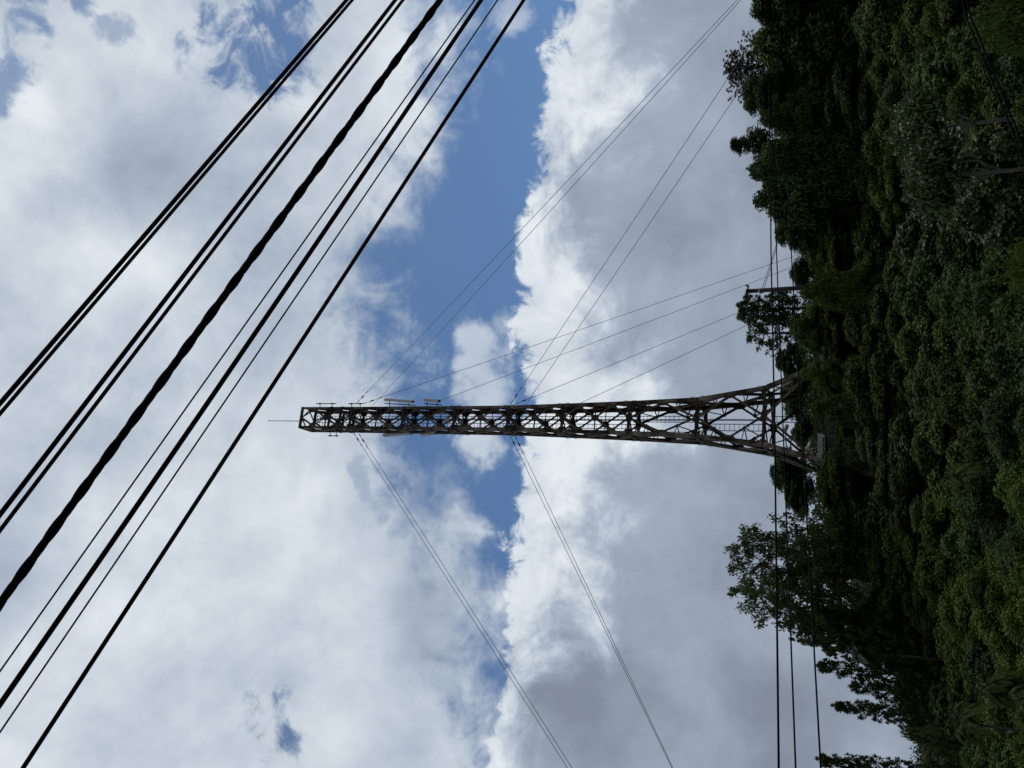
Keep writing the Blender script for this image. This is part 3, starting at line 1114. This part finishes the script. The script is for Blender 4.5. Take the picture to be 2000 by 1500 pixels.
# ------------------------------------------------------------------ shed beside the tower
sp = at(1606, 873, 70.2)
g = float(ground(sp.x, sp.y))
shed = empty('equipment_shed', (sp.x, sp.y, g), 'small shed with grey corrugated roof beside the tower foot', 'shed')
mb = MB()
hx, hy, hz = .85, .9, sp.z - g - .1
mb.bar((sp.x, sp.y, g - .3), (sp.x, sp.y, g + max(hz, .6)), 2 * hx, 2 * hy, (0, 1, 0))
local(mb, shed).build('wall', M['wood_wall'], shed)
mb = MB()
zr = g + max(hz, .6)
k = 18
for i in range(k):
    x0, x1 = -1.05 + 2.1 * i / k, -1.05 + 2.1 * (i + 1) / k
    z0, z1 = (.03 * math.cos(i * math.pi)), (.03 * math.cos((i + 1) * math.pi))
    f0 = (sp.x + x0, sp.y - 1.1, zr - .2 + z0)
    f1 = (sp.x + x1, sp.y - 1.1, zr - .2 + z1)
    b1 = (sp.x + x1, sp.y + 1.1, zr + .55 + z1)
    b0 = (sp.x + x0, sp.y + 1.1, zr + .55 + z0)
    mb.prism([f0, f1, b1, b0], (0, -.3, 1), .02)
local(mb, shed).build('roof', M['roofing'], shed)

# ------------------------------------------------------------------ sky and light
SUN_EL, SUN_AZ = math.radians(66), math.radians(35)   # azimuth from +Y towards +X
world = bpy.data.worlds.new('World')
sc.world = world
world.use_nodes = True
nt = world.node_tree
bg = nt.nodes['Background']
bg.inputs['Strength'].default_value = .1


def sock(v, s):
    if isinstance(v, bpy.types.NodeSocket):
        nt.links.new(v, s)
    else:
        s.default_value = v


def mth(op, a, b=0.0, c=None, clamp=False):
    n = nt.nodes.new('ShaderNodeMath')
    n.operation = op
    n.use_clamp = clamp
    sock(a, n.inputs[0])
    sock(b, n.inputs[1])
    if c is not None:
        sock(c, n.inputs[2])
    return n.outputs[0]


def add(a, b): return mth('ADD', a, b)
def sub(a, b): return mth('SUBTRACT', a, b)
def mul(a, b): return mth('MULTIPLY', a, b)


def smooth(x, lo, hi, a=0.0, b=1.0):
    n = nt.nodes.new('ShaderNodeMapRange')
    n.interpolation_type = 'SMOOTHSTEP'
    sock(x, n.inputs[0])
    n.inputs[1].default_value, n.inputs[2].default_value = lo, hi
    n.inputs[3].default_value, n.inputs[4].default_value = a, b
    return n.outputs[0]


def dotv(v, c):
    n = nt.nodes.new('ShaderNodeVectorMath')
    n.operation = 'DOT_PRODUCT'
    nt.links.new(v, n.inputs[0])
    n.inputs[1].default_value = tuple(c)
    return n.outputs['Value']


tc = nt.nodes.new('ShaderNodeTexCoord')
DIR = tc.outputs['Generated']
da = mth('MAXIMUM', dotv(DIR, Fv), .22)
# sky coordinates: position on a plane facing the ridge, in thousandths of a pixel of the photograph's scale
SX = add(mul(mth('DIVIDE', dotv(DIR, XC), da), FPX / 1000), 1.0)
SY = sub(.75, mul(mth('DIVIDE', dotv(DIR, YC), da), FPX / 1000))


def nz(scale, detail=8, rough=.55, off=(0, 0, 0), dist=0.0):
    mp = nt.nodes.new('ShaderNodeMapping')
    nt.links.new(DIR, mp.inputs[0])
    mp.inputs['Location'].default_value = off
    n = nt.nodes.new('ShaderNodeTexNoise')
    n.inputs['Scale'].default_value = scale
    n.inputs['Detail'].default_value = detail
    n.inputs['Roughness'].default_value = rough
    n.inputs['Distortion'].default_value = dist
    nt.links.new(mp.outputs[0], n.inputs['Vector'])
    return n


nw = nz(9, 7, .55, (3, 1, 2))
sepw = nt.nodes.new('ShaderNodeSeparateColor')
nt.links.new(nw.outputs['Color'], sepw.inputs[0])
WX, WY = sub(sepw.outputs[0], .5), sub(sepw.outputs[1], .5)
n_big = sub(nz(4.5, 9, .6, (1.7, 4, 0)).outputs[0], .5)
n_mid = sub(nz(11, 9, .6, (7, 2, 5), .4).outputs[0], .5)
n_fin = sub(nz(26, 8, .62, (2, 9, 4), .6).outputs[0], .5)
PXs, PYs = add(SX, mul(WX, .16)), add(SY, mul(WY, .22))
PXr, PYr = add(SX, mul(WX, .07)), add(SY, mul(WY, .10))


def curve(x, pts):
    """piecewise curve of photo row -> photo column, both in thousands"""
    n = nt.nodes.new('ShaderNodeFloatCurve')
    cv = n.mapping.curves[0]
    pts = [(y / 1500, x_ / 2000) for y, x_ in pts]
    cv.points[0].location = pts[0]
    cv.points[1].location = pts[-1]
    for p in pts[1:-1]:
        cv.points.new(*p)
    n.mapping.update()
    nt.links.new(mth('DIVIDE', x, 1.5, clamp=True), n.inputs['Value'])
    return mul(n.outputs[0], 2.0)


XL = curve(PYs, [(0, 905), (100, 872), (200, 855), (300, 838), (400, 792), (470, 745), (560, 712), (700, 724), (760, 732), (830, 735), (900, 760), (1000, 860), (1100, 880), (1200, 930), (1300, 955), (1400, 960), (1500, 940)])
XR = curve(PYr, [(0, 1085), (100, 1075), (200, 1058), (300, 1045), (400, 1032), (470, 1025), (560, 1005), (650, 1000), (750, 1015), (850, 1015), (950, 1010), (1050, 1002), (1150, 992), (1250, 980), (1350, 968), (1500, 950)])
X2 = curve(PYr, [(0, 1240), (120, 1215), (200, 1190), (300, 1140), (400, 1080), (500, 1120), (600, 1190), (700, 1230), (800, 1255), (860, 1240), (910, 1140), (960, 1118), (1050, 1125), (1130, 1160), (1200, 1150), (1300, 1090), (1400, 1010), (1500, 980)])


def blob(cx, cy, rx, ry, warp=1.0, soft=.25):
    x = mul(sub(add(SX, mul(WX, .16 * warp)), cx / 1000), 1000 / rx)
    y = mul(sub(add(SY, mul(WY, .20 * warp)), cy / 1000), 1000 / ry)
    d2 = mth('SQRT', add(mul(x, x), mul(y, y)))
    return smooth(d2, soft, 1.15, 1.0, 0.0)


covL = smooth(add(sub(XL, PXs), add(mul(n_mid, .45), mul(n_fin, .16))), -.09, .09)
covR = smooth(add(sub(PXr, XR), add(mul(n_mid, .12), mul(n_fin, .16))), -.008, .022)
cov = mth('MAXIMUM', covL, covR)
for cx, cy, rx, ry, s in ((950, 715, 80, 95, .6), (935, 850, 65, 90, .7), (1000, 40, 50, 70, .6), (880, 1030, 60, 90, .35), (985, 620, 30, 40, .35)):
    b_ = blob(cx, cy, rx * 1.15, ry * 1.15, 1.0, .1)
    cov = mth('MAXIMUM', cov, mul(smooth(add(b_, mul(smooth(b_, 0, .3), add(mul(n_fin, 2.0), mul(n_mid, 2.6)))), .1, 1.05), s))
for cx, cy, rx, ry, s in ((495, 75, 165, 140, 1.0), (60, 5, 190, 60, .9), (20, 150, 75, 95, .95), (235, 85, 60, 50, .6), (520, 1430, 85, 100, .9), (530, 1340, 50, 50, .4),
                          (800, 930, 60, 90, .45), (705, 940, 30, 60, .35), (290, 760, 80, 120, .16), (1010, 20, 60, 60, .2)):
    b_ = blob(cx, cy, rx * 1.35, ry * 1.35, 2.0, .05)
    h = mul(smooth(add(b_, mul(smooth(b_, 0, .5), add(mul(n_fin, 3.0), mul(n_mid, 3.8)))), .2, 1.1), s)
    cov = mul(cov, sub(1.0, h))

# brightness of the cloud: 0 grey, 1 white
bl_ = add(.66, add(mul(n_big, 1.5), add(mul(n_mid, .40), mul(n_fin, .04))))
for cx, cy, rx, ry, s in ((280, 320, 260, 190, -.42), (110, 390, 110, 70, -.18), (60, 620, 200, 150, -.12), (560, 190, 100, 90, .25), (720, 330, 120, 140, .08), (70, 200, 70, 60, .30),
                          (420, 60, 60, 60, .12), (300, 1250, 340, 240, .30), (520, 700, 200, 160, .02), (850, 1200, 110, 160, -.15), (430, 900, 120, 120, -.12), (700, 1150, 130, 200, .12), (650, 1400, 160, 100, .05)):
    bl_ = add(bl_, mul(blob(cx, cy, rx, ry, .6, 0.0), s))
edge = smooth(add(sub(X2, PXr), add(mul(n_big, .35), add(mul(n_mid, .55), mul(n_fin, .15)))), -.10, .12)
grey = add(.24, add(mul(n_big, .9), mul(n_mid, .45)))
for cx, cy, rx, ry, s in ((1250, 130, 160, 200, .16), (1130, 1370, 190, 170, -.15), (1420, 1050, 150, 300, -.05), (1500, 1480, 200, 300, -.14), (1260, 560, 160, 160, .10), (1450, 700, 160, 160, .06), (1300, 470, 130, 100, -.10)):
    grey = add(grey, mul(blob(cx, cy, rx, ry, .6, 0.0), s))
white = add(.84, add(mul(n_mid, 1.0), add(mul(n_big, .5), mul(n_fin, .4))))
br_ = add(mul(edge, white), mul(sub(1.0, edge), grey))
side = smooth(sub(PXr, mul(add(XL, XR), .5)), -.03, .03)
bright = mth('ADD', mul(side, br_), mul(sub(1.0, side), bl_), clamp=True)

crmp = nt.nodes.new('ShaderNodeValToRGB')
e = crmp.color_ramp.elements
e[0].position, e[0].color = 0.0, (.225, .265, .335, 1)
e[1].position, e[1].color = 1.0, (.78, .835, .88, 1)
e2 = crmp.color_ramp.elements.new(.45)
e2.color = (.415, .485, .585, 1)
nt.links.new(bright, crmp.inputs[0])
sky = nt.nodes.new('ShaderNodeTexSky')
sky.sky_type = 'NISHITA'
sky.sun_disc = False
sky.sun_elevation = SUN_EL
sky.sun_rotation = SUN_AZ
sky.ozone_density = 1.6
sky.dust_density = .6
blue = mixrgb(nt, 1.0, sky.outputs[0], (.49, .63, .75), 'MULTIPLY')
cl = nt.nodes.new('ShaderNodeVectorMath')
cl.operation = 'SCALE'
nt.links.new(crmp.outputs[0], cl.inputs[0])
# unseen sky behind the camera dimmed to cut front fill and deepen contrast
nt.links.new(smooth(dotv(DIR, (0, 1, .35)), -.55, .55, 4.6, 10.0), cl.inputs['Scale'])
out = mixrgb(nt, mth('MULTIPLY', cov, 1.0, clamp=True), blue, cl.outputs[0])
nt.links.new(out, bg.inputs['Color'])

sun = bpy.data.lights.new('sun', 'SUN')
sun.energy = 1.5
sun.angle = math.radians(12)
sun.color = (1.0, .95, .87)
so = bpy.data.objects.new('sun', sun)
COL.objects.link(so)
sd = Vector((math.sin(SUN_AZ) * math.cos(SUN_EL), math.cos(SUN_AZ) * math.cos(SUN_EL), math.sin(SUN_EL)))
so.rotation_euler = sd.to_track_quat('Z', 'Y').to_euler()

sc.view_settings.view_transform = 'Standard'
sc.view_settings.look = 'None'
sc.view_settings.exposure = 0.0
sc.view_settings.gamma = 1.0
sc.render.engine = 'CYCLES'
sc.cycles.max_bounces = 6
sc.cycles.use_denoising = True
